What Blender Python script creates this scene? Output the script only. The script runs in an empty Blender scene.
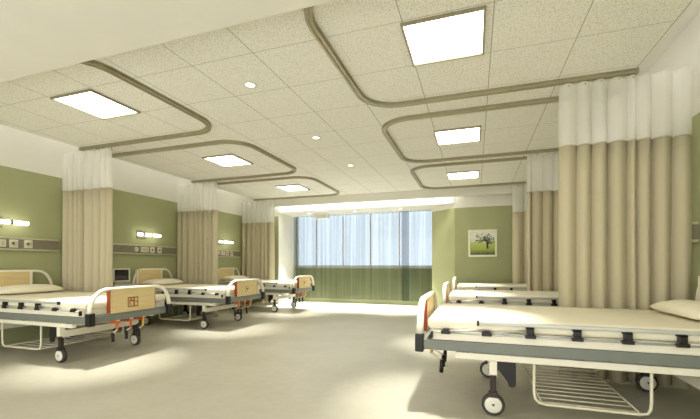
import bpy, bmesh, math, random
from mathutils import Vector, Matrix
random.seed(7)
S = bpy.context.scene
COL = S.collection
PI = math.pi

# ------------------------------------------------------------------ measures
CAM_H = 1.05
CEIL = 2.76            # suspended tile ceiling
XL, XR = -5.86, 1.81   # wall faces
CXL, CXR = -5.46, 1.345  # edges of the suspended ceiling
Y0 = -1.2              # where the built part of the ward begins
YW = 8.76              # end wall
GREEN = 2.35           # top of the green paint
PITCH = 2.24
BED_Y = [3.235, 3.235 + PITCH - 0.012, 3.235 + 2 * PITCH]
TRACK_FAR = [3.865, 6.12, 8.345]
TRACK_NEAR = [2.05, 4.25, 6.43]
LIGHT_Y = [2.875, 5.085, 7.34]

def lin(r, g, b):
    f = lambda v: (v / 255) / 12.92 if v / 255 <= 0.04045 else ((v / 255 + 0.055) / 1.055) ** 2.4
    return (f(r), f(g), f(b), 1.0)

# ------------------------------------------------------------------ materials
def nodes(m):
    m.use_nodes = True
    nt = m.node_tree
    return nt, nt.nodes, nt.links, nt.nodes.get('Principled BSDF')

def mat(name, rgb, rough=0.6, metal=0.0, spec=0.5, noise=None, bump=None):
    m = bpy.data.materials.new(name)
    nt, N, L, p = nodes(m)
    p.inputs['Base Color'].default_value = lin(*rgb)
    p.inputs['Roughness'].default_value = rough
    p.inputs['Metallic'].default_value = metal
    p.inputs['Specular IOR Level'].default_value = spec
    tc = N.new('ShaderNodeTexCoord')
    if noise:
        sc, amt = noise
        n = N.new('ShaderNodeTexNoise'); n.inputs['Scale'].default_value = sc
        n.inputs['Detail'].default_value = 4
        L.new(tc.outputs['Object'], n.inputs['Vector'])
        r = N.new('ShaderNodeValToRGB')
        a = lin(*[max(0, c * (1 - amt)) for c in rgb]); b = lin(*[min(255, c * (1 + amt * .6)) for c in rgb])
        r.color_ramp.elements[0].position = .3; r.color_ramp.elements[0].color = a
        r.color_ramp.elements[1].position = .7; r.color_ramp.elements[1].color = b
        L.new(n.outputs['Fac'], r.inputs['Fac']); L.new(r.outputs['Color'], p.inputs['Base Color'])
    if bump:
        sc, st = bump
        n = N.new('ShaderNodeTexNoise'); n.inputs['Scale'].default_value = sc
        L.new(tc.outputs['Object'], n.inputs['Vector'])
        bp = N.new('ShaderNodeBump'); bp.inputs['Strength'].default_value = st; bp.inputs['Distance'].default_value = .01
        L.new(n.outputs['Fac'], bp.inputs['Height']); L.new(bp.outputs['Normal'], p.inputs['Normal'])
    return m

def emat(name, rgb, strength):
    m = bpy.data.materials.new(name)
    nt, N, L, p = nodes(m)
    p.inputs['Base Color'].default_value = lin(*rgb)
    p.inputs['Emission Color'].default_value = lin(*rgb)
    p.inputs['Emission Strength'].default_value = strength
    return m

def sheer_mat(name, rgb, clear, tint=(255, 255, 255), weave=None):
    m = bpy.data.materials.new(name)
    nt, N, L, p = nodes(m)
    N.remove(p)
    out = N['Material Output']
    t = N.new('ShaderNodeBsdfTransparent'); t.inputs['Color'].default_value = lin(*tint)
    d = N.new('ShaderNodeBsdfDiffuse'); d.inputs['Color'].default_value = lin(*rgb)
    tl = N.new('ShaderNodeBsdfTranslucent'); tl.inputs['Color'].default_value = lin(*rgb)
    m1 = N.new('ShaderNodeMixShader'); m1.inputs['Fac'].default_value = .45
    L.new(d.outputs[0], m1.inputs[1]); L.new(tl.outputs[0], m1.inputs[2])
    m2 = N.new('ShaderNodeMixShader'); m2.inputs['Fac'].default_value = clear
    L.new(m1.outputs[0], m2.inputs[1]); L.new(t.outputs[0], m2.inputs[2])
    if weave:
        tc = N.new('ShaderNodeTexCoord'); mp = N.new('ShaderNodeMapping'); mp.inputs['Scale'].default_value = (weave, 0, .25)
        n = N.new('ShaderNodeTexNoise'); n.inputs['Scale'].default_value = 1; n.inputs['Detail'].default_value = 3
        L.new(tc.outputs['Object'], mp.inputs['Vector']); L.new(mp.outputs['Vector'], n.inputs['Vector'])
        mr = N.new('ShaderNodeMapRange'); mr.inputs['From Min'].default_value = .3; mr.inputs['From Max'].default_value = .7
        mr.inputs['To Min'].default_value = clear - .10; mr.inputs['To Max'].default_value = clear + .10
        L.new(n.outputs['Fac'], mr.inputs['Value']); L.new(mr.outputs['Result'], m2.inputs['Fac'])
    L.new(m2.outputs[0], out.inputs['Surface'])
    return m

def ceiling_mat():
    m = bpy.data.materials.new('mineral_tile')
    nt, N, L, p = nodes(m)
    p.inputs['Roughness'].default_value = .9
    p.inputs['Specular IOR Level'].default_value = .1
    tc = N.new('ShaderNodeTexCoord')
    sx = N.new('ShaderNodeSeparateXYZ'); L.new(tc.outputs['Object'], sx.inputs[0])
    def M(op, a, b=None):
        n = N.new('ShaderNodeMath'); n.operation = op
        for i, v in enumerate((a, b)):
            if v is None: continue
            if isinstance(v, (int, float)): n.inputs[i].default_value = v
            else: L.new(v, n.inputs[i])
        return n.outputs[0]
    def line(c, off):
        u = M('DIVIDE', M('SUBTRACT', c, off), .605)
        return M('LESS_THAN', M('ABSOLUTE', M('SUBTRACT', M('FRACT', M('ADD', u, 100.5)), .5)), .0062)
    gx = line(sx.outputs['X'], .12); gy = line(sx.outputs['Y'], 2.575)
    g = M('MAXIMUM', gx, M('MULTIPLY', gy, .75))
    n = N.new('ShaderNodeTexNoise'); n.inputs['Scale'].default_value = 80; n.inputs['Detail'].default_value = 3
    n.inputs['Roughness'].default_value = .65
    L.new(tc.outputs['Object'], n.inputs['Vector'])
    r = N.new('ShaderNodeValToRGB')
    r.color_ramp.elements[0].position = .33; r.color_ramp.elements[0].color = lin(206, 204, 194)
    r.color_ramp.elements[1].position = .52; r.color_ramp.elements[1].color = lin(244, 243, 236)
    L.new(n.outputs['Fac'], r.inputs['Fac'])
    mx = N.new('ShaderNodeMix'); mx.data_type = 'RGBA'
    L.new(M('MULTIPLY', g, .62), mx.inputs['Factor'])
    L.new(r.outputs['Color'], mx.inputs['A']); mx.inputs['B'].default_value = lin(110, 104, 82)
    L.new(mx.outputs['Result'], p.inputs['Base Color'])
    return m

def floor_mat():
    m = bpy.data.materials.new('sheet_vinyl')
    nt, N, L, p = nodes(m)
    tc = N.new('ShaderNodeTexCoord')
    n1 = N.new('ShaderNodeTexNoise'); n1.inputs['Scale'].default_value = 1.6; n1.inputs['Detail'].default_value = 6
    n2 = N.new('ShaderNodeTexNoise'); n2.inputs['Scale'].default_value = 14; n2.inputs['Detail'].default_value = 5
    L.new(tc.outputs['Object'], n1.inputs['Vector']); L.new(tc.outputs['Object'], n2.inputs['Vector'])
    a = N.new('ShaderNodeMath'); a.operation = 'ADD'
    h = N.new('ShaderNodeMath'); h.operation = 'MULTIPLY'; h.inputs[1].default_value = .5
    L.new(n2.outputs['Fac'], h.inputs[0]); L.new(n1.outputs['Fac'], a.inputs[0]); L.new(h.outputs[0], a.inputs[1])
    r = N.new('ShaderNodeValToRGB')
    r.color_ramp.elements[0].position = .5; r.color_ramp.elements[0].color = lin(178, 174, 158)
    r.color_ramp.elements[1].position = .95; r.color_ramp.elements[1].color = lin(190, 187, 172)
    L.new(a.outputs[0], r.inputs['Fac']); L.new(r.outputs['Color'], p.inputs['Base Color'])
    p.inputs['Roughness'].default_value = .38
    p.inputs['Specular IOR Level'].default_value = .35
    return m

def wood_mat(name, rgb, rgb2):
    m = bpy.data.materials.new(name)
    nt, N, L, p = nodes(m)
    tc = N.new('ShaderNodeTexCoord'); mp = N.new('ShaderNodeMapping')
    mp.inputs['Scale'].default_value = (8, 2, 30)
    n = N.new('ShaderNodeTexNoise'); n.inputs['Scale'].default_value = 2.0; n.inputs['Detail'].default_value = 5
    L.new(tc.outputs['Object'], mp.inputs['Vector']); L.new(mp.outputs['Vector'], n.inputs['Vector'])
    r = N.new('ShaderNodeValToRGB')
    r.color_ramp.elements[0].position = .3; r.color_ramp.elements[0].color = lin(*rgb2)
    r.color_ramp.elements[1].position = .7; r.color_ramp.elements[1].color = lin(*rgb)
    L.new(n.outputs['Fac'], r.inputs['Fac']); L.new(r.outputs['Color'], p.inputs['Base Color'])
    p.inputs['Roughness'].default_value = .4
    return m

def glass_mat():
    m = bpy.data.materials.new('window_glass')
    nt, N, L, p = nodes(m); N.remove(p)
    t = N.new('ShaderNodeBsdfTransparent'); t.inputs['Color'].default_value = lin(240, 248, 250)
    g = N.new('ShaderNodeBsdfGlossy'); g.inputs['Roughness'].default_value = .02
    mx = N.new('ShaderNodeMixShader'); mx.inputs['Fac'].default_value = .06
    L.new(t.outputs[0], mx.inputs[1]); L.new(g.outputs[0], mx.inputs[2]); L.new(mx.outputs[0], N['Material Output'].inputs['Surface'])
    return m

def picture_mat():
    # the print itself: pale sky over a meadow
    m = bpy.data.materials.new('meadow_print')
    nt, N, L, p = nodes(m)
    tc = N.new('ShaderNodeTexCoord'); sx = N.new('ShaderNodeSeparateXYZ')
    L.new(tc.outputs['Object'], sx.inputs[0])
    n = N.new('ShaderNodeTexNoise'); n.inputs['Scale'].default_value = 28; n.inputs['Detail'].default_value = 4
    L.new(tc.outputs['Object'], n.inputs['Vector'])
    a = N.new('ShaderNodeMath'); a.operation = 'MULTIPLY_ADD'; a.inputs[1].default_value = .10
    L.new(n.outputs['Fac'], a.inputs[0]); L.new(sx.outputs['Z'], a.inputs[2])
    mr = N.new('ShaderNodeMapRange'); mr.inputs['From Min'].default_value = -.20; mr.inputs['From Max'].default_value = .32
    L.new(a.outputs[0], mr.inputs['Value'])
    r = N.new('ShaderNodeValToRGB'); e = r.color_ramp.elements
    e[0].position = 0; e[0].color = lin(52, 62, 20)
    e[1].position = 1; e[1].color = lin(226, 226, 218)
    for ps, c in ((.10, (104, 116, 30)), (.22, (150, 166, 50)), (.46, (176, 190, 84)), (.56, (214, 218, 178)), (.72, (224, 226, 214))):
        x = e.new(ps); x.color = lin(*c)
    L.new(mr.outputs['Result'], r.inputs['Fac']); L.new(r.outputs['Color'], p.inputs['Base Color'])
    p.inputs['Roughness'].default_value = .35
    return m

M_ = {}
M_['ceiling'] = ceiling_mat()
M_['plaster'] = mat('white_plaster', (226, 224, 214), .85, spec=.2, noise=(3, .015))
M_['green'] = mat('green_paint', (166, 170, 130), .75, spec=.25, noise=(2.5, .02))
M_['floor'] = floor_mat()
M_['white_steel'] = mat('white_enamel', (232, 228, 212), .35, noise=(9, .015))
M_['grey_steel'] = mat('grey_enamel', (120, 125, 118), .4, noise=(9, .03))
M_['black'] = mat('black_plastic', (15, 14, 13), .4, noise=(20, .1))
M_['fork'] = mat('dark_brown_steel', (40, 28, 24), .4, noise=(20, .1))
M_['tyre'] = mat('dark_rubber', (62, 62, 56), .7, noise=(25, .1))
M_['hub'] = mat('pale_hub_plastic', (222, 220, 210), .45, noise=(25, .02))
M_['silver'] = mat('silver_bar', (196, 198, 192), .35, metal=.25, noise=(20, .03))
M_['wire'] = mat('white_wire', (222, 216, 194), .4, noise=(20, .02))
M_['wood'] = wood_mat('maple_laminate', (220, 200, 150), (208, 186, 134))
M_['redwood'] = mat('red_brown_edge', (150, 58, 22), .4, noise=(12, .15))
M_['emblem'] = mat('brown_print', (140, 84, 36), .5, noise=(30, .1))
M_['orange'] = mat('orange_enamel', (206, 96, 40), .4, noise=(14, .08))
M_['yellow'] = mat('yellow_enamel', (220, 176, 70), .4, noise=(14, .05))
M_['sheet'] = mat('cream_sheet', (238, 232, 212), .85, spec=.15, noise=(5, .012), bump=(7, .25))
M_['pillow'] = mat('white_pillowcase', (242, 236, 216), .85, spec=.15, noise=(6, .012), bump=(9, .3))
M_['curtain'] = mat('beige_curtain_cloth', (190, 182, 156), .9, spec=.1, noise=(150, .012))
M_['mesh'] = sheer_mat('white_header_mesh', (250, 249, 245), .34)
M_['sheer'] = sheer_mat('green_sheer_cloth', (50, 68, 54), .54, (255, 255, 255), 16)
M_['track'] = mat('champagne_track', (168, 161, 134), .4, metal=.3, noise=(10, .04))
M_['lightframe'] = mat('lamp_frame_enamel', (150, 144, 120), .5, noise=(10, .03))
M_['panel_trim'] = mat('panel_pale_trim', (196, 192, 166), .4, metal=.2, noise=(10, .03))
M_['panel'] = mat('panel_grey', (134, 128, 112), .5, metal=.2, noise=(10, .03))
M_['socket'] = mat('socket_white', (214, 210, 192), .4, noise=(20, .02))
M_['chrome'] = mat('brushed_chrome', (150, 148, 138), .3, metal=.7, noise=(20, .05))
M_['screen'] = mat('dark_screen', (16, 14, 26), .12, noise=(10, .1))
M_['bezel'] = mat('pale_bezel', (206, 206, 190), .45, noise=(15, .02))
M_['cabinet'] = mat('grey_cabinet', (150, 148, 132), .5, noise=(10, .03))
M_['frame'] = mat('cream_frame', (232, 230, 206), .5, noise=(15, .02))
M_['print'] = picture_mat()
M_['tree'] = mat('tree_ink', (34, 44, 26), .4, noise=(30, .2))
M_['leaf'] = mat('leaf_ink', (96, 120, 62), .4, noise=(30, .2))
M_['glass'] = glass_mat()
M_['winframe'] = mat('white_window_frame', (240, 243, 243), .4, noise=(10, .02))
M_['panel_glow'] = emat('lamp_diffuser', (255, 247, 230), 7.0)
M_['tube_glow'] = emat('lamp_tube', (255, 248, 232), 6.0)
M_['down_glow'] = emat('downlight_lens', (255, 250, 238), 3.0)
M_['alcove_glow'] = emat('alcove_lens', (255, 252, 245), 4.0)

# ------------------------------------------------------------------ mesh helper
class MB:
    def __init__(s): s.bm = bmesh.new(); s.mats = []
    def _mi(s, m):
        if m not in s.mats: s.mats.append(m)
        return s.mats.index(m)
    def _merge(s, b, m, smooth=False):
        mi = s._mi(m)
        for f in b.faces: f.material_index = mi; f.smooth = smooth
        me = bpy.data.meshes.new('t'); b.to_mesh(me); b.free()
        s.bm.from_mesh(me); bpy.data.meshes.remove(me)
        return s
    def box(s, m, x0, x1, y0, y1, z0, z1, bev=0, seg=2, rot=None):
        b = bmesh.new()
        bmesh.ops.create_cube(b, size=1)
        for v in b.verts:
            v.co = Vector(((x0 + x1) / 2 + v.co.x * (x1 - x0), (y0 + y1) / 2 + v.co.y * (y1 - y0), (z0 + z1) / 2 + v.co.z * (z1 - z0)))
        if bev:
            bmesh.ops.bevel(b, geom=list(b.edges), offset=bev, segments=seg, profile=.5, affect='EDGES')
        return s._merge(b, m, bool(bev) and seg > 2)
    def cyl(s, m, p0, p1, r, n=16, r2=None):
        p0, p1 = Vector(p0), Vector(p1); d = p1 - p0
        b = bmesh.new()
        bmesh.ops.create_cone(b, cap_ends=True, segments=n, radius1=r, radius2=r if r2 is None else r2, depth=d.length)
        q = Vector((0, 0, 1)).rotation_difference(d.normalized()).to_matrix().to_4x4()
        bmesh.ops.transform(b, matrix=Matrix.Translation((p0 + p1) / 2) @ q, verts=b.verts)
        mi = s._mi(m)
        for f in b.faces: f.smooth = len(f.verts) == 4
        me = bpy.data.meshes.new('t'); b.to_mesh(me); b.free()
        n0 = len(s.bm.faces); s.bm.from_mesh(me); bpy.data.meshes.remove(me)
        s.bm.faces.ensure_lookup_table()
        for f in s.bm.faces[n0:]: f.material_index = mi
        return s
    def tube(s, m, pts, r, n=8, closed=False, sx=1.0):
        """round tube along a polyline; sx widens it sideways"""
        pts = [Vector(p) for p in pts]
        b = bmesh.new(); rings = []
        up = None
        for i, p in enumerate(pts):
            a = pts[i - 1] if (i or closed) else p
            c = pts[(i + 1) % len(pts)] if (i < len(pts) - 1 or closed) else p
            t = (c - a).normalized()
            if up is None:
                up = Vector((1, 0, 0)) if abs(t.x) < .8 else Vector((0, 1, 0))
            u = (up - t * up.dot(t)).normalized(); w = t.cross(u); up = u
            rings.append([b.verts.new(p + u * math.cos(2 * PI * k / n) * r * sx + w * math.sin(2 * PI * k / n) * r) for k in range(n)])
        cnt = len(rings) if closed else len(rings) - 1
        for i in range(cnt):
            A, B = rings[i], rings[(i + 1) % len(rings)]
            for k in range(n):
                b.faces.new((A[k], A[(k + 1) % n], B[(k + 1) % n], B[k]))
        if not closed:
            b.faces.new(rings[0][::-1]); b.faces.new(rings[-1])
        bmesh.ops.recalc_face_normals(b, faces=b.faces)
        return s._merge(b, m, True)
    def prism(s, m, poly, axis, a0, a1):
        """extrude a 2-D polygon along an axis"""
        b = bmesh.new()
        def at(p, a):
            if axis == 'x': return (a, p[0], p[1])
            if axis == 'y': return (p[0], a, p[1])
            return (p[0], p[1], a)
        A = [b.verts.new(at(p, a0)) for p in poly]; B = [b.verts.new(at(p, a1)) for p in poly]
        n = len(poly)
        b.faces.new(A[::-1]); b.faces.new(B)
        for i in range(n): b.faces.new((A[i], A[(i + 1) % n], B[(i + 1) % n], B[i]))
        bmesh.ops.recalc_face_normals(b, faces=b.faces)
        return s._merge(b, m)
    def lathe(s, m, prof, origin, axis, n=24, smooth=True, caps=True):
        """revolve (radius, height) about an axis through origin"""
        b = bmesh.new(); o = Vector(origin); ax = Vector(axis).normalized()
        u = ax.orthogonal().normalized(); w = ax.cross(u)
        rings = []
        for r, h in prof:
            rings.append([b.verts.new(o + ax * h + (u * math.cos(2 * PI * k / n) + w * math.sin(2 * PI * k / n)) * max(r, 1e-4)) for k in range(n)])
        for i in range(len(rings) - 1):
            for k in range(n):
                b.faces.new((rings[i][k], rings[i][(k + 1) % n], rings[i + 1][(k + 1) % n], rings[i + 1][k]))
        if caps: b.faces.new(rings[0][::-1]); b.faces.new(rings[-1])
        bmesh.ops.recalc_face_normals(b, faces=b.faces)
        return s._merge(b, m, smooth)
    def sweep(s, m, path, prof):
        """sweep a closed (side, z) profile along a flat polyline"""
        b = bmesh.new(); rings = []; P = [Vector((p[0], p[1], 0)) for p in path]
        for i, p in enumerate(P):
            a = P[max(i - 1, 0)]; c = P[min(i + 1, len(P) - 1)]
            t = (c - a).normalized(); nn = Vector((-t.y, t.x, 0))
            rings.append([b.verts.new((p.x + nn.x * q[0], p.y + nn.y * q[0], q[1])) for q in prof])
        k = len(prof)
        for i in range(len(rings) - 1):
            for j in range(k):
                b.faces.new((rings[i][j], rings[i][(j + 1) % k], rings[i + 1][(j + 1) % k], rings[i + 1][j]))
        b.faces.new(rings[0][::-1]); b.faces.new(rings[-1])
        bmesh.ops.recalc_face_normals(b, faces=b.faces)
        return s._merge(b, m)
    def grid(s, m, rows, smooth=True):
        b = bmesh.new()
        V = [[b.verts.new(p) for p in r] for r in rows]
        for i in range(len(V) - 1):
            for j in range(len(V[0]) - 1):
                b.faces.new((V[i][j], V[i][j + 1], V[i + 1][j + 1], V[i + 1][j]))
        return s._merge(b, m, smooth)
    def build(s, name, parent=None, loc=None):
        me = bpy.data.meshes.new(name); s.bm.to_mesh(me); s.bm.free()
        for m in s.mats: me.materials.append(m)
        o = bpy.data.objects.new(name, me); COL.objects.link(o)
        if parent is not None: o.parent = parent
        if loc is not None: o.location = loc
        return o

def tag(o, label=None, cat=None, group=None, kind=None):
    if label: o['label'] = label
    if cat: o['category'] = cat
    if group: o['group'] = group
    if kind: o['kind'] = kind
    return o

def empty(name, loc, rz=0.0):
    o = bpy.data.objects.new(name, None); COL.objects.link(o)
    o.location = loc; o.rotation_euler = (0, 0, rz); o.empty_display_size = .1
    return o

def copy_tree(o, parent=None):
    kids = [k for k in ALL_KIDS(o)]
    c = o.copy(); COL.objects.link(c); c.parent = parent
    for k in kids: copy_tree(k, c)
    return c

def ALL_KIDS(o):
    return [k for k in bpy.data.objects if k.parent is o]

def struct(mb, name, label=None):
    o = mb.build(name); o['kind'] = 'structure'
    return o

W = M_
# ------------------------------------------------------------------ the room
struct(MB().box(W['floor'], XL - .2, XR + .2, Y0, 9.95, -.08, 0), 'floor')

def two_tone(x0, x1, y0, y1):
    return MB().box(W['green'], x0, x1, y0, y1, 0, GREEN).box(W['plaster'], x0, x1, y0, y1, GREEN, 3.2)
struct(two_tone(XL - .2, XL, Y0, YW + .2), 'wall_left')
struct(two_tone(XR, XR + .2, Y0, YW + .2), 'wall_right')
# end wall: the pieces left and right of the window bay
AX0, AX1, AY = -4.98, -1.0, 9.75
struct(two_tone(XL, AX0, YW, 9.95), 'wall_end_left')
b = MB()
for m, z0, z1 in ((W['green'], 0, GREEN), (W['plaster'], GREEN, 3.2)):
    b.prism(m, [(XR, YW), (-.44, YW), (AX1, 9.24), (AX1, 9.95), (XR, 9.95)], 'z', z0, z1)
struct(b, 'wall_end_right')
# bay lining (white), sill wall, head
struct(MB().box(W['plaster'], AX0, AX0 + .012, YW, AY, 0, 2.45), 'trim_1')
SILL, HEAD = .96, 2.60
struct(MB().box(W['green'], AX0 + .012, AX1, AY, 9.95, 0, SILL).box(W['plaster'], AX0 + .012, AX1, AY - .06, 9.95, SILL, SILL + .03)
       .box(W['plaster'], AX0, AX1, AY, 9.95, HEAD, 3.2), 'wall_back')
struct(MB().box(W['plaster'], AX0, AX1 + .55, YW - .02, AY, 2.45, 2.50).box(W['plaster'], AX0, -.46, YW - .02, YW + .04, 2.50, 3.2), 'trim_2')
# suspended ceiling, slab above the edge coves, plain beams at both ends of the bay row
struct(MB().box(W['ceiling'], CXL, CXR, Y0, 8.5, CEIL, CEIL + .05), 'ceiling')
struct(MB().box(W['plaster'], XL - .2, XR + .2, Y0, 9.95, 3.2, 3.3), 'ceiling_slab')
struct(MB().box(W['plaster'], CXL, CXR, 8.5, 8.58, 2.57, CEIL + .05), 'trim_3')
struct(MB().box(W['plaster'], XL, XR, Y0 + .2, 1.975, 2.56, CEIL - .003), 'trim_4')

# window behind the sheers
wz0, wz1 = SILL + .03, HEAD
f = MB()
xs = [AX0 + .012, -4.33, -3.52, -2.72, -1.92, AX1]
for x in (xs[0] + .03, xs[-1] - .03): f.box(W['winframe'], x - .03, x + .03, AY + .04, AY + .12, wz0, wz1)
for z in (wz0 + .025, wz1 - .025): f.box(W['winframe'], xs[0], xs[-1], AY + .04, AY + .12, z - .02, z + .02)
for x in xs[1:-1]: f.box(W['winframe'], x - .014, x + .014, AY + .045, AY + .115, wz0, wz1)
win = struct(f, 'window_1')
for i in range(len(xs) - 1):
    MB().box(W['glass'], xs[i] + .03, xs[i + 1] - .03, AY + .075, AY + .083, wz0 + .04, wz1 - .04).build('pane', win)

# ------------------------------------------------------------------ ceiling lamps
def ceiling_light(x, y, label):
    t = empty('ceiling_light', (x, y, CEIL))
    tag(t, label, 'ceiling light', 'square ceiling panels over the beds')
    h = .285; w = .016
    fr = MB()
    for a, b_ in ((-h, -h + w), (h - w, h)):
        fr.box(W['lightframe'], a, b_, -h, h, -.022, 0)
        fr.box(W['lightframe'], -h + w, h - w, a, b_, -.022, 0)
    fr.build('frame', t)
    MB().box(W['panel_glow'], -h + w, h - w, -h + w, h - w, -.010, -.002).build('diffuser', t)
    return t
ordl = ['nearest', 'middle', 'farthest']
for i, y in enumerate(LIGHT_Y):
    ceiling_light(-3.815, y, f'glowing square ceiling panel over the {ordl[i]} bed of the left row')
for i, y in enumerate(LIGHT_Y):
    ceiling_light(-.215, y, f'glowing square ceiling panel over the {ordl[i]} bed of the right row')

def downlight(x, y, z, label, glow, group):
    t = empty('downlight', (x, y, z)); tag(t, label, 'downlight', group)
    MB().lathe(W['socket'], [(.045, 0), (.062, 0), (.062, -.008), (.052, -.012), (.045, -.010), (.045, 0)], (0, 0, 0), (0, 0, 1), 24, True, False).build('ring', t)
    MB().lathe(glow, [(.044, -.001), (.044, -.007), (.02, -.009)], (0, 0, 0), (0, 0, 1), 24).build('lens', t)
for (y, l) in ((3.015, 'small round downlight above the aisle, nearest of the three'), (4.545, 'small round downlight above the aisle, second of the three'),
               (6.0, 'small round downlight above the aisle, nearest the window')):
    downlight(-2.015, y, CEIL, l, W['down_glow'], 'downlights above the aisle')
ALC = [-4.25, -2.95, -1.75]
for x, l in zip(ALC, ('tiny recessed light in window bay ceiling, left one', 'tiny recessed light in window bay ceiling, middle one', 'tiny recessed light in window bay ceiling, right one')):
    downlight(x, 9.12, 2.45, l, W['alcove_glow'], 'recessed lights in the window bay')

# ------------------------------------------------------------------ curtain tracks
def track_path(side, y0, y1):
    xo = -3.0 if side < 0 else -1.09
    xe = CXL + .01 if side < 0 else CXR - .01
    sg = 1 if side < 0 else -1          # direction from wall towards the aisle
    r = .36; pts = [(xe, y0)]
    for k in range(13):
        a = PI / 2 * k / 12
        pts.append((xo - sg * r + sg * r * math.sin(a), y0 + r - r * math.cos(a)))
    for k in range(13):
        a = PI / 2 * k / 12
        pts.append((xo - sg * r + sg * r * math.cos(a), y1 - r + r * math.sin(a)))
    pts.append((xe, y1))
    return pts
def curtain_track(side, i):
    s_ = 'left' if side < 0 else 'right'
    t = empty('curtain_track', (0, 0, 0))
    tag(t, f'bent metal curtain track on ceiling around the {ordl[i]} bed of the {s_} row', 'curtain track', 'curtain tracks around the beds')
    path = track_path(side, TRACK_NEAR[i], TRACK_FAR[i])
    xc = sum(p[0] for p in path) / len(path); yc = (TRACK_NEAR[i] + TRACK_FAR[i]) / 2
    t.location = (xc, yc, CEIL)
    lp = [(p[0] - xc, p[1] - yc) for p in path]
    MB().sweep(W['track'], lp, [(-.03, 0), (-.03, -.009), (-.017, -.011), (-.017, -.022), (-.026, -.024), (-.026, -.038), (-.006, -.038), (-.006, -.03),
                                (.006, -.03), (.006, -.038), (.026, -.038), (.026, -.024), (.017, -.022), (.017, -.011), (.03, -.009), (.03, 0)]).build('rail', t)
    for y in (TRACK_NEAR[i], TRACK_FAR[i]):
        xe = path[0][0]; 
        MB().box(W['track'], xe - xc - .012, xe - xc + .012, y - yc - .034, y - yc + .034, -.043, -.001, .004).build('end_cap', t)
for sd in (-1, 1):
    for i in range(3): curtain_track(sd, i)

# ------------------------------------------------------------------ privacy curtains
def fold_line(x0, x1, waves, amp, rnd, per=12):
    n = waves * per; xs_ = []
    ws = [rnd.uniform(.4, 1.7) for _ in range(waves)]; tot = sum(ws)
    am = [rnd.uniform(.6, 1.2) for _ in range(waves + 1)]
    out = []; x = x0
    for k in range(waves):
        wl = (x1 - x0) * ws[k] / tot
        for j in range(per):
            u = j / per; a = amp * (am[k] * (1 - u) + am[k + 1] * u)
            sn = math.sin(2 * PI * u)
            yy = a * (1 - 2 * abs(math.sin(PI * u)) ** .75)
            out.append((x + wl * u, yy))
        x += wl
    out.append((x1, amp * am[-1]))
    return out
def privacy_curtain(x0, x1, y, label, seed):
    rnd = random.Random(seed)
    xc = (x0 + x1) / 2
    t = empty('privacy_curtain', (xc, y, 0.05)); tag(t, label, 'curtain', 'beige curtains drawn back to the walls')
    fl = fold_line(x0 - xc, x1 - xc, 8, .046, rnd, 20)
    z0 = -.05
    SPLIT, TOP = 2.145, 2.712
    zs = [.015, .3, .8, 1.3, 1.8, SPLIT]
    rows = []
    for z in zs:
        k = .8 + .25 * (1 - z / SPLIT)
        rows.append([(px + .006 * math.sin(z * 2 + px * 9) * (1 - z / SPLIT), py * k, z + z0) for px, py in fl])
    c = MB().grid(W['curtain'], rows).build('cloth', t)
    so = c.modifiers.new('thickness', 'SOLIDIFY'); so.thickness = .004
    hem = MB().tube(W['curtain'], [(px, py * .8, SPLIT + z0) for px, py in fl], .005, 5).build('seam', c)
    rows = [[(px, py * (.8 if z < 2.6 else .55), z + z0 - (.018 * (1 - abs(math.sin(PI * (px - x0 + xc) / (x1 - x0) * 8))) if z == TOP else 0)) for px, py in fl] for z in (SPLIT, 2.3, 2.45, 2.6, TOP)]
    MB().grid(W['mesh'], rows).build('mesh_header', t)
    for k in range(9):
        px, py = fl[min(len(fl) - 1, int((k + .5) * 20)) if k < 8 else -1]
        if CXL + .03 < px + xc < CXR - .03:
            MB().cyl(W['track'], (px, py * .55, TOP + z0 - .03), (px, 0, 2.72 + z0), .007, 8).build('hook', t)
    return t
for i in range(3):
    privacy_curtain(-5.85, -4.87, TRACK_FAR[i], f'beige pleated bed curtain with white mesh top at left wall behind the {ordl[i]} left bed', 10 + i)
for i in range(3):
    privacy_curtain(.74, 1.74, TRACK_FAR[i], f'beige pleated bed curtain with white mesh top at right wall behind the {ordl[i]} right bed', 20 + i)

# ------------------------------------------------------------------ sheers at the window
def sheer_curtain(x0, x1, y, waves, label, seed):
    rnd = random.Random(seed); xc = (x0 + x1) / 2
    t = empty('sheer_curtain', (xc, y, .1)); tag(t, label, 'curtain')
    fl = fold_line(x0 - xc, x1 - xc, waves, .03, rnd, 8)
    MB().grid(W['sheer'], [[(px, py, z - .1) for px, py in fl] for z in (.125, .8, 1.6, 2.43)]).build('cloth', t)
    MB().box(W['winframe'], x0 - xc, x1 - xc, -.008, .008, 2.318, 2.33).build('heading_tape', t)
    return t
sheer_curtain(AX0 + .03, -1.62, 9.56, 34, 'wide pleated green sheer curtain across most of the window', 40)
sheer_curtain(-1.80, AX1 - .02, 9.47, 9, 'narrow green sheer curtain at right end of the window', 41)
# bracket rail that carries both sheers
tag(MB().box(W['winframe'], AX0 + .02, AX1 - .01, 9.44, 9.60, 2.434, 2.449, .005).build('curtain_rail'), 'white curtain rail along top of the window bay', 'curtain rail')

# small white box unit at the head of the window
t = empty('air_vent', (-3.98, 9.36, 2.45)); tag(t, 'small white louvred box at top left of the window', 'vent')
MB().box(W['winframe'], -.21, .21, -.06, .06, -.14, 0, .01).build('housing', t)
for k in range(3): MB().box(W['panel_trim'], -.16, .16, -.068, -.058, -.11 + k * .03, -.098 + k * .03).build('louvre', t)

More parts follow.
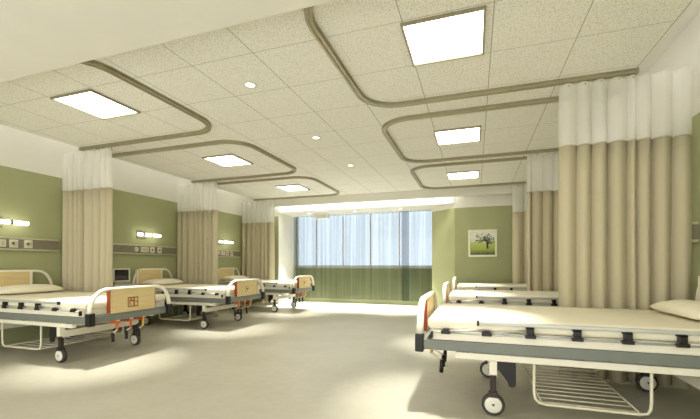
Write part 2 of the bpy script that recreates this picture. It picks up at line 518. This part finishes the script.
# ------------------------------------------------------------------ bed-head service panels
def outlet(parent, y, kind, face):
    """face = +1: panel on the left wall, looks to +x"""
    x = .052 * face
    if kind == 'round':
        MB().lathe(W['socket'], [(.045, 0), (.045, .012), (.03, .03), (.012, .034)], (x, y, 0), (face, 0, 0), 20).build('gas_outlet', parent)
    elif kind == 'wide':
        o = MB().box(W['socket'], min(x, x + .012 * face), max(x, x + .012 * face), y - .085, y + .085, -.048, .048, .004).build('switch_plate', parent)
        for k in (-1, 0, 1):
            MB().box(W['panel_trim'], min(x + .012 * face, x + .016 * face), max(x + .012 * face, x + .016 * face), y + k * .05 - .018, y + k * .05 + .018, -.03, .03).build('switch', o)
    else:
        o = MB().box(W['socket'], min(x, x + .012 * face), max(x, x + .012 * face), y - .05, y + .05, -.055, .055, .004).build('socket', parent)
        MB().lathe(W['panel_trim'], [(.034, 0), (.034, .006), (.028, .008)], (x + .012 * face, y, .004), (face, 0, 0), 20).build('socket_face', o)
        MB().cyl(W['black'], (x + .012 * face, y - .012, .004), (x + .0225 * face, y - .012, .004), .013, 12).build('socket_hole', o)
def service_panel(face, y0, y1, yb, label):
    x = XL if face > 0 else XR
    t = empty('service_panel', (x, yb, 1.335)); tag(t, label, 'service panel', 'grey service panels on the walls')
    def fb(m, d0, d1, z0, z1, bev=.003): return MB().box(m, min(d0 * face, d1 * face), max(d0 * face, d1 * face), y0 - yb, y1 - yb, z0, z1, bev)
    fb(W['panel'], 0, .052, -.066, .062).build('body', t)
    fb(W['panel_trim'], 0, .062, .062, .088).build('top_trim', t)
    fb(W['panel_trim'], 0, .062, -.088, -.066).build('bottom_trim', t)
    return t
PAN = [(1.7, 3.79), (3.94, 6.05), (6.21, 8.24)]
for i in range(3):
    yb = BED_Y[i]
    t = service_panel(1, *PAN[i], yb, f'grey wall service panel with sockets above the {ordl[i]} left bed')
    o = -.31
    outlet(t, .0 + o - .05, 'round', 1); outlet(t, .0 + o + .13, 'wide', 1); outlet(t, .27 + o + .03, 'socket', 1); outlet(t, .27 + o + .2, 'socket', 1)
service_panel(-1, *PAN[1], BED_Y[1], 'grey wall service panel on right wall beside the near curtain')

# wall lamps above the left beds
for i in range(3):
    yb = BED_Y[i]
    t = empty('wall_lamp', (XL, yb - .11, 1.61)); tag(t, f'chrome wall lamp with glowing white tube above the {ordl[i]} left bed', 'wall lamp', 'wall lamps above the left beds')
    MB().box(W['chrome'], .001, .02, -.20, .0, -.07, .07, .006).box(W['chrome'], .03, .075, -.09, -.05, -.02, .02, .004).build('bracket', t)
    MB().tube(W['tube_glow'], [(.10, y, 0) for y in (-.245, -.24, -.1, .1, .235, .24)], .027, 14).build('tube', t)
    e = MB(); 
    e.tube(W['chrome'], [(.10, -.16, 0), (.10, -.12, 0)], .031, 14); e.tube(W['chrome'], [(.10, .03, 0), (.10, .06, 0)], .031, 14)
    e.build('clip', t)

# ------------------------------------------------------------------ picture
t = empty('framed_picture', (.16, YW - .001, 1.535)); tag(t, 'square framed picture of a tree in a meadow, on the green end wall', 'picture')
f = MB(); h = .303; w = .045
for a, b_ in ((-h, -h + w), (h - w, h)):
    f.box(W['frame'], a, b_, -.03, 0, -h, h, .004); f.box(W['frame'], -h + w, h - w, -.03, 0, a, b_, .004)
f.build('frame', t)
pr = MB().box(W['print'], -h + w, h - w, -.012, -.004, -h + w, h - w).build('print', t)
tr = MB(); rp = random.Random(3)
def ink(pts, r0, r1):
    n = len(pts)
    for i in range(n - 1):
        a, c = pts[i], pts[i + 1]; ra = r0 + (r1 - r0) * i / (n - 1); rc = r0 + (r1 - r0) * (i + 1) / (n - 1)
        d = Vector((c[0] - a[0], c[1] - a[1])).normalized(); nx, nz = -d.y, d.x
        tr.prism(W['tree'], [(a[0] + nx * ra, a[1] + nz * ra), (a[0] - nx * ra, a[1] - nz * ra), (c[0] - nx * rc, c[1] - nz * rc), (c[0] + nx * rc, c[1] + nz * rc)], 'y', -.0145, -.012)
ink([(.105, -.125), (.10, -.06), (.095, 0), (.09, .05)], .022, .012)
ends = []
for a in range(9):
    an = PI * (.08 + .84 * a / 8); L_ = rp.uniform(.12, .2) * (1.25 if an > 2.2 else 1)
    st = (.097, -.02 + .012 * a * .6)
    mid = (st[0] + math.cos(an) * L_ * .55, st[1] + math.sin(an) * L_ * .5 + .01)
    en = (min(st[0] + math.cos(an) * L_, .235), min(st[1] + math.sin(an) * L_, .23)); ends += [mid, en]
    ink([st, mid, en], .008, .002)
def blob(m, x, z, r, y):
    k = 7; tr.prism(m, [(x + r * math.cos(2 * PI * j / k) * rp.uniform(.6, 1.1), z + r * .7 * math.sin(2 * PI * j / k) * rp.uniform(.6, 1.1)) for j in range(k)], 'y', y - .001, -.012)
for e_ in ends:
    for k in range(9):
        x = e_[0] + rp.gauss(0, .035); z = e_[1] + rp.gauss(0, .028)
        if -.23 < x < .235 and -.05 < z < .235: blob(W['leaf'] if k % 3 else W['tree'], x, z, rp.uniform(.008, .018), -.0125 - .0004 * k)
for k in range(14):
    blob(W['tree'], rp.uniform(-.17, .02), .04 + rp.gauss(0, .018), rp.uniform(.008, .02), -.013)
tr.build('printed_tree', pr)

# ------------------------------------------------------------------ beds
def make_bed():
    B = empty('hospital_bed', (0, 0, 0))
    LEN = 2.05
    # grey main frame
    f = MB()
    for s in (-1, 1): f.box(W['grey_steel'], .03, LEN - .03, s * .51 - .02, s * .51 + .02, .442, .515, .006)
    for x in (.012, LEN - .05): f.box(W['grey_steel'], x, x + .04, -.49, .49, .442, .515, .006)
    for x in (.5, 1.0, 1.5): f.box(W['grey_steel'], x, x + .04, -.49, .49, .45, .51)
    f.build('bed_frame', B)
    # white mattress deck
    d = MB().box(W['white_steel'], .085, LEN - .05, -.53, .53, .516, .588, .008)
    d.build('deck', B)
    # white underframe
    u = MB()
    for s in (-1, 1): u.box(W['white_steel'], .25, LEN - .06, s * .495 - .022, s * .495 + .022, .390, .436, .006)
    for x in (.48, 1.71): u.box(W['white_steel'], x, x + .05, -.46, .46, .27, .345, .006)
    for x in (.48, 1.71):
        for s in (-1, 1): u.box(W['white_steel'], x, x + .05, s * .46 - .028, s * .46 + .028, .285, .395, .004)
    for x in (.34, 1.9): u.box(W['white_steel'], x, x + .04, -.49, .49, .395, .431)
    for x in (.30, 1.0, 1.8):
        for s in (-1, 1): u.box(W['fork'], x, x + .05, s * .50 - .012, s * .50 + .012, .434, .444)
    u.build('underframe', B)
    # corner blocks
    for x in (-.028, LEN - .032):
        for s in (-1, 1): MB().box(W['black'], x, x + .06, s * .51 - .034, s * .51 + .034, .422, .552, .006).build('corner_block', B)
    # casters
    for x in (.505, 1.735):
        for s in (-1, 1):
            y = s * .46
            cst = MB().box(W['fork'], x - .02, x + .02, y - .02, y + .02, .150, .33, .005)
            cst.box(W['fork'], x - .03, x + .03, y - .029, y + .029, .128, .165, .006)
            cst = cst.build('caster', B)
            MB().lathe(W['tyre'], [(.052, -.022), (.066, -.024), (.074, -.018), (.077, -.006), (.077, .006), (.074, .018), (.066, .024), (.052, .022)], (x, y, .077), (0, 1, 0), 32).build('tyre', cst)
            hb = MB().lathe(W['hub'], [(.02, -.028), (.05, -.027), (.058, -.022), (.058, .022), (.05, .027), (.02, .028)], (x, y, .077), (0, 1, 0), 32)
            for q in (-1, 1):
                hb.prism(W['tyre'], [(x - .012, .086), (x + .012, .086), (x, .068)], 'y', y + q * .031 - .001, y + q * .031 + .001)
            hb.build('hub', cst)
    # black gusset plates behind the foot casters, rounded at the bottom
    for x, dr in ((.525, 1),):
        for s in (-1, 1):
            y = s * .472
            pts = [(x, .39), (x + dr * .125, .39), (x + dr * .125, .235)]
            for k in range(7):
                a = -PI * k / 6
                pts.append((x + dr * (.1 + .025 * math.cos(a)), .235 + .025 * math.sin(a)))
            pts += [(x + dr * .07, .25), (x, .34)]
            MB().prism(W['black'], pts, 'y', y - .008, y + .008).build('gusset_plate', B)
    # wire basket under the bed
    bk = MB(); zb = .125; x0, x1 = .76, 1.41
    for s in (-1, 1):
        y = s * .495
        bk.tube(W['wire'], [(x0, y, .40), (x0, y, zb + .07), (x0 + .008, y, zb + .03), (x0 + .03, y, zb + .008), (x0 + .07, y, zb), (x1 - .06, y, zb), (x1 - .02, y, zb + .008),
                            (x1 - .004, y, zb + .035), (x1, y, zb + .08), (x1, y, .40)], .0095, 8)
    for k in range(11):
        y = -.495 + .99 * (k + .5) / 11
        bk.tube(W['wire'], [(x0 + .05, y, zb), (x1 - .05, y, zb)], .0048, 6)
    for x in (x0 + .05, x1 - .05): bk.tube(W['wire'], [(x, -.495, zb), (x, .495, zb)], .006, 6)
    bk.build('wire_basket', B)
    # folded-down side rails
    ux = [.19, .46, .73, 1.0, 1.27, 1.54]
    for s in (-1, 1):
        y = s * .548
        r = MB().box(W['silver'], .41, 1.82, y - .01, y + .01, .640, .664, .004)
        r.tube(W['silver'], [(.12, y - s * .004, .573), (1.80, y - s * .004, .573)], .006, 6)
        for k, x in enumerate(ux):
            if k < 2: r.tube(W['silver'], [(x, y, .585), (x + .26, y, .605 + .012 * k)], .0065, 6)
            else: r.tube(W['silver'], [(x, y, .59), (x - .24, y, .585)], .005, 6)
        r = r.build('side_rail', B)
        MB().box(W['black'], .397, .412, y - .014, y + .014, .634, .670, .003).build('rail_cap', r)
        for k, x in enumerate(ux):
            m = MB().box(W['black'], x - .032, x + .032, y - .02, y + .016, .566, .59, .004).box(W['black'], x - .02, x + .022, y - .017, y + .017, .588, .603, .004)
            if k >= 2: m.box(W['black'], x - .021, x + .021, y - .019, y + .015, .598, .640, .004).box(W['black'], x - .028, x + .021, y - .019, y + .015, .626, .638, .003)
            m.build('rail_bracket', r)
        MB().box(W['black'], .088, .102, y - .02, y + .01, .53, .58, .003).build('rail_stop', r)
    # foot board
    x = .005
    arch = [(x, -.515, .552), (x, -.512, .60), (x, -.495, .66), (x, -.462, .72), (x, -.41, .765), (x, -.34, .788), (x, -.2, .79), (x, .2, .79)]
    full = arch[:-1] + [(p[0], -p[1], p[2]) for p in arch[:-1]][::-1]
    fb_ = MB().tube(W['white_steel'], full, .021, 10, sx=1.25).build('foot_board', B)
    MB().box(W['wood'], x - .026, x + .024, -.275, .305, .528, .785, .003).build('wood_panel', fb_)
    for y0_, y1_ in ((-.281, -.275), (.305, .311)):
        tag(MB().box(W['redwood'], x - .026, x + .024, y0_, y1_, .53, .783).build('edge_strip', fb_), 'red brown edge strip')
    em = MB(); xo, xi = x - .0275, x - .025
    ey, ez, ew, eh = .03, .632, .068, .056     # emblem: a box outline with strokes inside
    def bar(y0, y1, z0, z1): em.box(W['emblem'], xo, xi, ey + y0, ey + y1, ez + z0, ez + z1)
    bar(-ew, ew, eh - .012, eh); bar(-ew, ew, -eh, -eh + .012); bar(-ew, -ew + .011, -eh, eh); bar(ew - .011, ew, -eh, eh)
    bar(-.022, -.004, -eh, eh); bar(-.004, .026, .006, .02); bar(.018, .032, .006, .05); bar(-.05, -.03, -.004, .010)
    bar(.036, .046, -.03, .03); bar(.02, .046, -.03, -.02)
    em.build('emblem', fb_)
    # head board
    x = LEN + .015
    arch = [(x, -.45, .50), (x, -.45, .62), (x, -.442, .76), (x, -.415, .85), (x, -.37, .92), (x, -.31, .958), (x, -.25, .968), (x, 0, .968)]
    full = arch[:-1] + [(p[0], -p[1], p[2]) for p in arch[:-1]][::-1]
    hb_ = MB().tube(W['white_steel'], full, .019, 10).box(W['white_steel'], x - .01, x + .01, -.465, .465, .56, .60).build('head_board', B)
    MB().box(W['wood'], x - .025, x + .02, -.15, .36, .60, .962, .004).build('wood_panel', hb_)
    for y0_, y1_ in ((.36, .39), (-.185, -.15)): MB().box(W['white_steel'], x - .024, x + .02, y0_, y1_, .60, .964, .004).build('panel_edge', hb_)
    # crank mechanism under the foot end
    h = MB().box(W['orange'], .06, .10, -.24, .26, .425, .455, .004)
    for k, yy in enumerate((-.17, .0, .17)):
        h.box(W['orange'], .045, .12, yy - .028, yy + .028, .40, .45, .005)
        h.cyl(W['yellow'] if k == 0 else W['orange'], (.05, yy, .42), (.05, yy, .335), .013, 10)
        h.box(W['white_steel'], .03, .06, yy - .02, yy + .02, .43, .45, .003)
    for yy in (-.10, .07): h.box(W['redwood'], .04, .12, yy - .05, yy + .05, .415, .448, .003)
    h.cyl(W['orange'], (.10, -.17, .43), (.5, -.12, .43), .011, 8); h.cyl(W['orange'], (.10, 0, .43), (.5, .0, .43), .011, 8); h.cyl(W['orange'], (.10, .17, .43), (.5, .12, .43), .011, 8)
    h.build('crank_housing', B)
    for k, yy in enumerate((-.17, .0, .17)):
        cr = MB().tube(W['wire'], [(.05, yy, .345), (.055, yy - .01, .335), (.11, yy - .012, .30), (.135, yy - .015, .285)], .008, 8)
        cr = cr.build('crank', B)
        MB().cyl(W['black'], (.135, yy - .015, .292), (.128, yy - .015, .19), .0165, 12).build('crank_grip', cr)
    return B

def make_mattress():
    b = MB().box(W['sheet'], .06, 2.02, -.53, .53, 0, .085, .03, 4)
    o = b.build('mattress'); 
    return o
def make_pillow():
    bm = bmesh.new(); nx, ny = 16, 24; lx, ly = .32, .78
    for side in (1, -1):
        rows = []
        for i in range(nx + 1):
            r = []
            for j in range(ny + 1):
                u = -1 + 2 * i / nx; v = -1 + 2 * j / ny
                k = (max(0, 1 - abs(u) ** 2.6) * max(0, 1 - abs(v) ** 3.2)) ** .5
                pin = 1 - .06 * (u * u) * (v * v)
                wr = .004 * math.sin(9 * u + 4 * v) * k
                r.append((u * lx / 2 * pin, v * ly / 2 * pin, (.078 if side > 0 else .030) * side * k + wr * side + .036))
            rows.append(r)
        V = [[bm.verts.new(p) for p in r] for r in rows]
        for i in range(nx):
            for j in range(ny):
                q = (V[i][j], V[i][j + 1], V[i + 1][j + 1], V[i + 1][j])
                bm.faces.new(q if side < 0 else q[::-1])
    bmesh.ops.remove_doubles(bm, verts=bm.verts, dist=1e-4)
    bmesh.ops.recalc_face_normals(bm, faces=bm.faces)
    for f in bm.faces: f.smooth = True
    me = bpy.data.meshes.new('pillow'); bm.to_mesh(me); bm.free(); me.materials.append(W['pillow'])
    o = bpy.data.objects.new('pillow', me); COL.objects.link(o)
    return o

mk = MB(); xo, xi = .005 - .0275, .005 - .0245
for (a0, a1, c0, c1) in ((.0, .055, .035, .046), (-.055, .03, .004, .02), (-.02, -.01, -.03, .004)): mk.box(M_['emblem'], xo, xi, .03 + a0, .03 + a1, .64 + c0, .64 + c1)
mk.prism(M_['emblem'], [(.03 + .035, .64 - .05), (.03 + .047, .64 - .05), (.03 + .03, .64 + .02), (.03 + .018, .64 + .02)], 'x', xo, xi)
tmp_mark = mk.build('emblem'); MARK = tmp_mark.data; bpy.data.objects.remove(tmp_mark)
bed0 = make_bed(); mat0 = make_mattress(); pil0 = make_pillow()
first = True
FOOT = {-1: -3.715, 1: -.385}
for sd in (-1, 1):
    for i in range(3):
        s_ = 'left' if sd < 0 else 'right'
        bd = bed0 if first else copy_tree(bed0); m = mat0 if first else mat0.copy()
        if not first: COL.objects.link(m)
        rz = PI if sd < 0 else 0
        bd.location = (FOOT[sd], BED_Y[i], 0); bd.rotation_euler = (0, 0, rz)
        m.location = (FOOT[sd], BED_Y[i], .589); m.rotation_euler = (0, 0, rz)
        extra = {(-1, 0): ', nearest of the left row', (-1, 1): ', middle of the left row', (-1, 2): ', last of the left row by the window',
                 (1, 0): ', nearest of the right row', (1, 1): ', middle of the right row', (1, 2): ', last of the right row by the picture wall'}[(sd, i)]
        tag(bd, 'wheeled hospital bed with wooden footboard' + extra, 'bed', 'hospital beds in two rows')
        tag(m, f'cream sheeted mattress on the {ordl[i]} bed of the {s_} row', 'mattress', 'mattresses on the beds')
        if not (sd > 0 and i > 0):
            p = pil0 if first else pil0.copy()
            if not first: COL.objects.link(p)
            p.location = (FOOT[sd] + (1.875 if sd > 0 else -1.875), BED_Y[i] + .03, .675); p.rotation_euler = (0, 0, rz)
            tag(p, f'white pillow on the {ordl[i]} bed of the {s_} row', 'pillow', 'pillows on the beds')
        if sd < 0 and i > 0:      # these two footboards carry a smaller, fainter printed mark
            for k1 in ALL_KIDS(bd):
                for k2 in ALL_KIDS(k1):
                    if k2.name.startswith('emblem'): k2.data = MARK
        first = False

# ------------------------------------------------------------------ bedside cabinet with monitor
t = empty('bedside_cabinet', (-5.62, 4.56, 0)); tag(t, 'grey bedside cabinet under the small dark monitor at left wall', 'cabinet')
MB().box(W['cabinet'], -.22, .22, -.22, .22, .06, .70, .006).build('body', t)
MB().box(W['bezel'], -.23, .235, -.23, .23, .70, .725, .006).build('top', t)
for z0, z1 in ((.50, .67), (.10, .47)):
    d = MB().box(W['bezel'], .221, .235, -.2, .2, z0, z1, .004).build('drawer' if z0 > .4 else 'door', t)
    MB().box(W['chrome'], .235, .25, -.05, .05, z1 - .06, z1 - .045, .003).build('handle', d)
for x in (-.18, .18):
    for y in (-.18, .18): MB().cyl(W['black'], (x, y, 0), (x, y, .06), .02, 12).build('foot', t)
t = empty('monitor', (-5.60, 4.61, .726), math.radians(-8)); tag(t, 'small monitor with dark screen and pale bezel beside the middle left bed', 'monitor')
MB().box(W['cabinet'], -.10, .08, -.13, .13, 0, .045, .006).build('base', t)
MB().box(W['cabinet'], -.13, .02, -.11, .11, .045, .24, .02, 3).build('housing', t)
bz = MB().box(W['bezel'], .02, .05, -.145, .145, .045, .268, .008).build('bezel', t)
MB().box(W['screen'], .05, .053, -.115, .115, .072, .243).build('screen', bz)

# ------------------------------------------------------------------ lamps
def light(kind, name, loc, energy, color, **kw):
    d = bpy.data.lights.new(name, kind); d.energy = energy; d.color = color
    for k, v in kw.items(): setattr(d, k, v)
    o = bpy.data.objects.new(name, d); COL.objects.link(o); o.location = loc
    return o
WARM = (1, .965, .88)
for x in (-3.815, -.215):
    for y in LIGHT_Y:
        light('SPOT', 'panel_beam', (x, y, CEIL - .03), 440, WARM, spot_size=math.radians(42), spot_blend=1, shadow_soft_size=.06)
for y in (3.015, 4.545, 6.0):
    light('SPOT', 'downlight_beam', (-2.015, y, CEIL - .03), 45, WARM, spot_size=math.radians(110), spot_blend=1, shadow_soft_size=.04)
for x in ALC:
    o = light('SPOT', 'bay_beam', (x, 9.0, 2.42), 1500, (1, .99, .97), spot_size=math.radians(58), spot_blend=1, shadow_soft_size=.04)
    o.rotation_euler = (math.radians(-6), 0, 0)

# unseen strips added on the suspended ceiling's edges to brighten the upper walls
for nm, x, ry in (('added_cove_strip', CXL + .05, -1), ('added_cove_strip', CXR - .05, 1)):
    o = light('AREA', nm, (x, 3.7, CEIL + .12), 9, WARM, shape='RECTANGLE', size=.06, size_y=9.4)
    o.rotation_euler = (0, -ry * math.radians(100), 0)
o = light('AREA', 'added_cove_strip', (-2.72, 8.60, 2.72), 28, (1, .99, .95), shape='RECTANGLE', size=4.4, size_y=.06)  # unseen strip added behind the fascia to brighten the bay header
o.rotation_euler = (math.radians(80), 0, 0)

# daylight at the window, plus warm fill added through the open rear
w = bpy.data.worlds.new('day_and_fill'); S.world = w; w.use_nodes = True
N, L = w.node_tree.nodes, w.node_tree.links
bg = N['Background']
tc = N.new('ShaderNodeTexCoord'); sx = N.new('ShaderNodeSeparateXYZ'); L.new(tc.outputs['Generated'], sx.inputs[0])
r = N.new('ShaderNodeValToRGB'); L.new(sx.outputs['Y'], r.inputs['Fac'])
r.color_ramp.elements[0].position = .0; r.color_ramp.elements[0].color = (2.15, 2.1, 1.95, 1)
r.color_ramp.elements[1].position = .35; r.color_ramp.elements[1].color = (1.34, 1.34, 1.46, 1)
L.new(r.outputs['Color'], bg.inputs['Color'])
bg.inputs['Strength'].default_value = 1.3

# ------------------------------------------------------------------ camera
F = 370.0
cam = bpy.data.cameras.new('camera'); co = bpy.data.objects.new('camera', cam); COL.objects.link(co)
cam.sensor_width = 36; cam.lens = 36 * F / 700
cam.shift_y = (265 - 209.5) / 700
cam.clip_start = .05
co.location = (0, 0, CAM_H); co.rotation_euler = (PI / 2, 0, math.atan(125 / F))
S.camera = co
vs = S.view_settings
vs.view_transform = 'Standard'; vs.look = 'None'; vs.gamma = 1; vs.use_curve_mapping = False
vs.exposure = 0.16
S.cycles.max_bounces = 10; S.cycles.diffuse_bounces = 6; S.cycles.transparent_max_bounces = 12
S.cycles.sample_clamp_indirect = 6
S.cycles.use_denoising = True
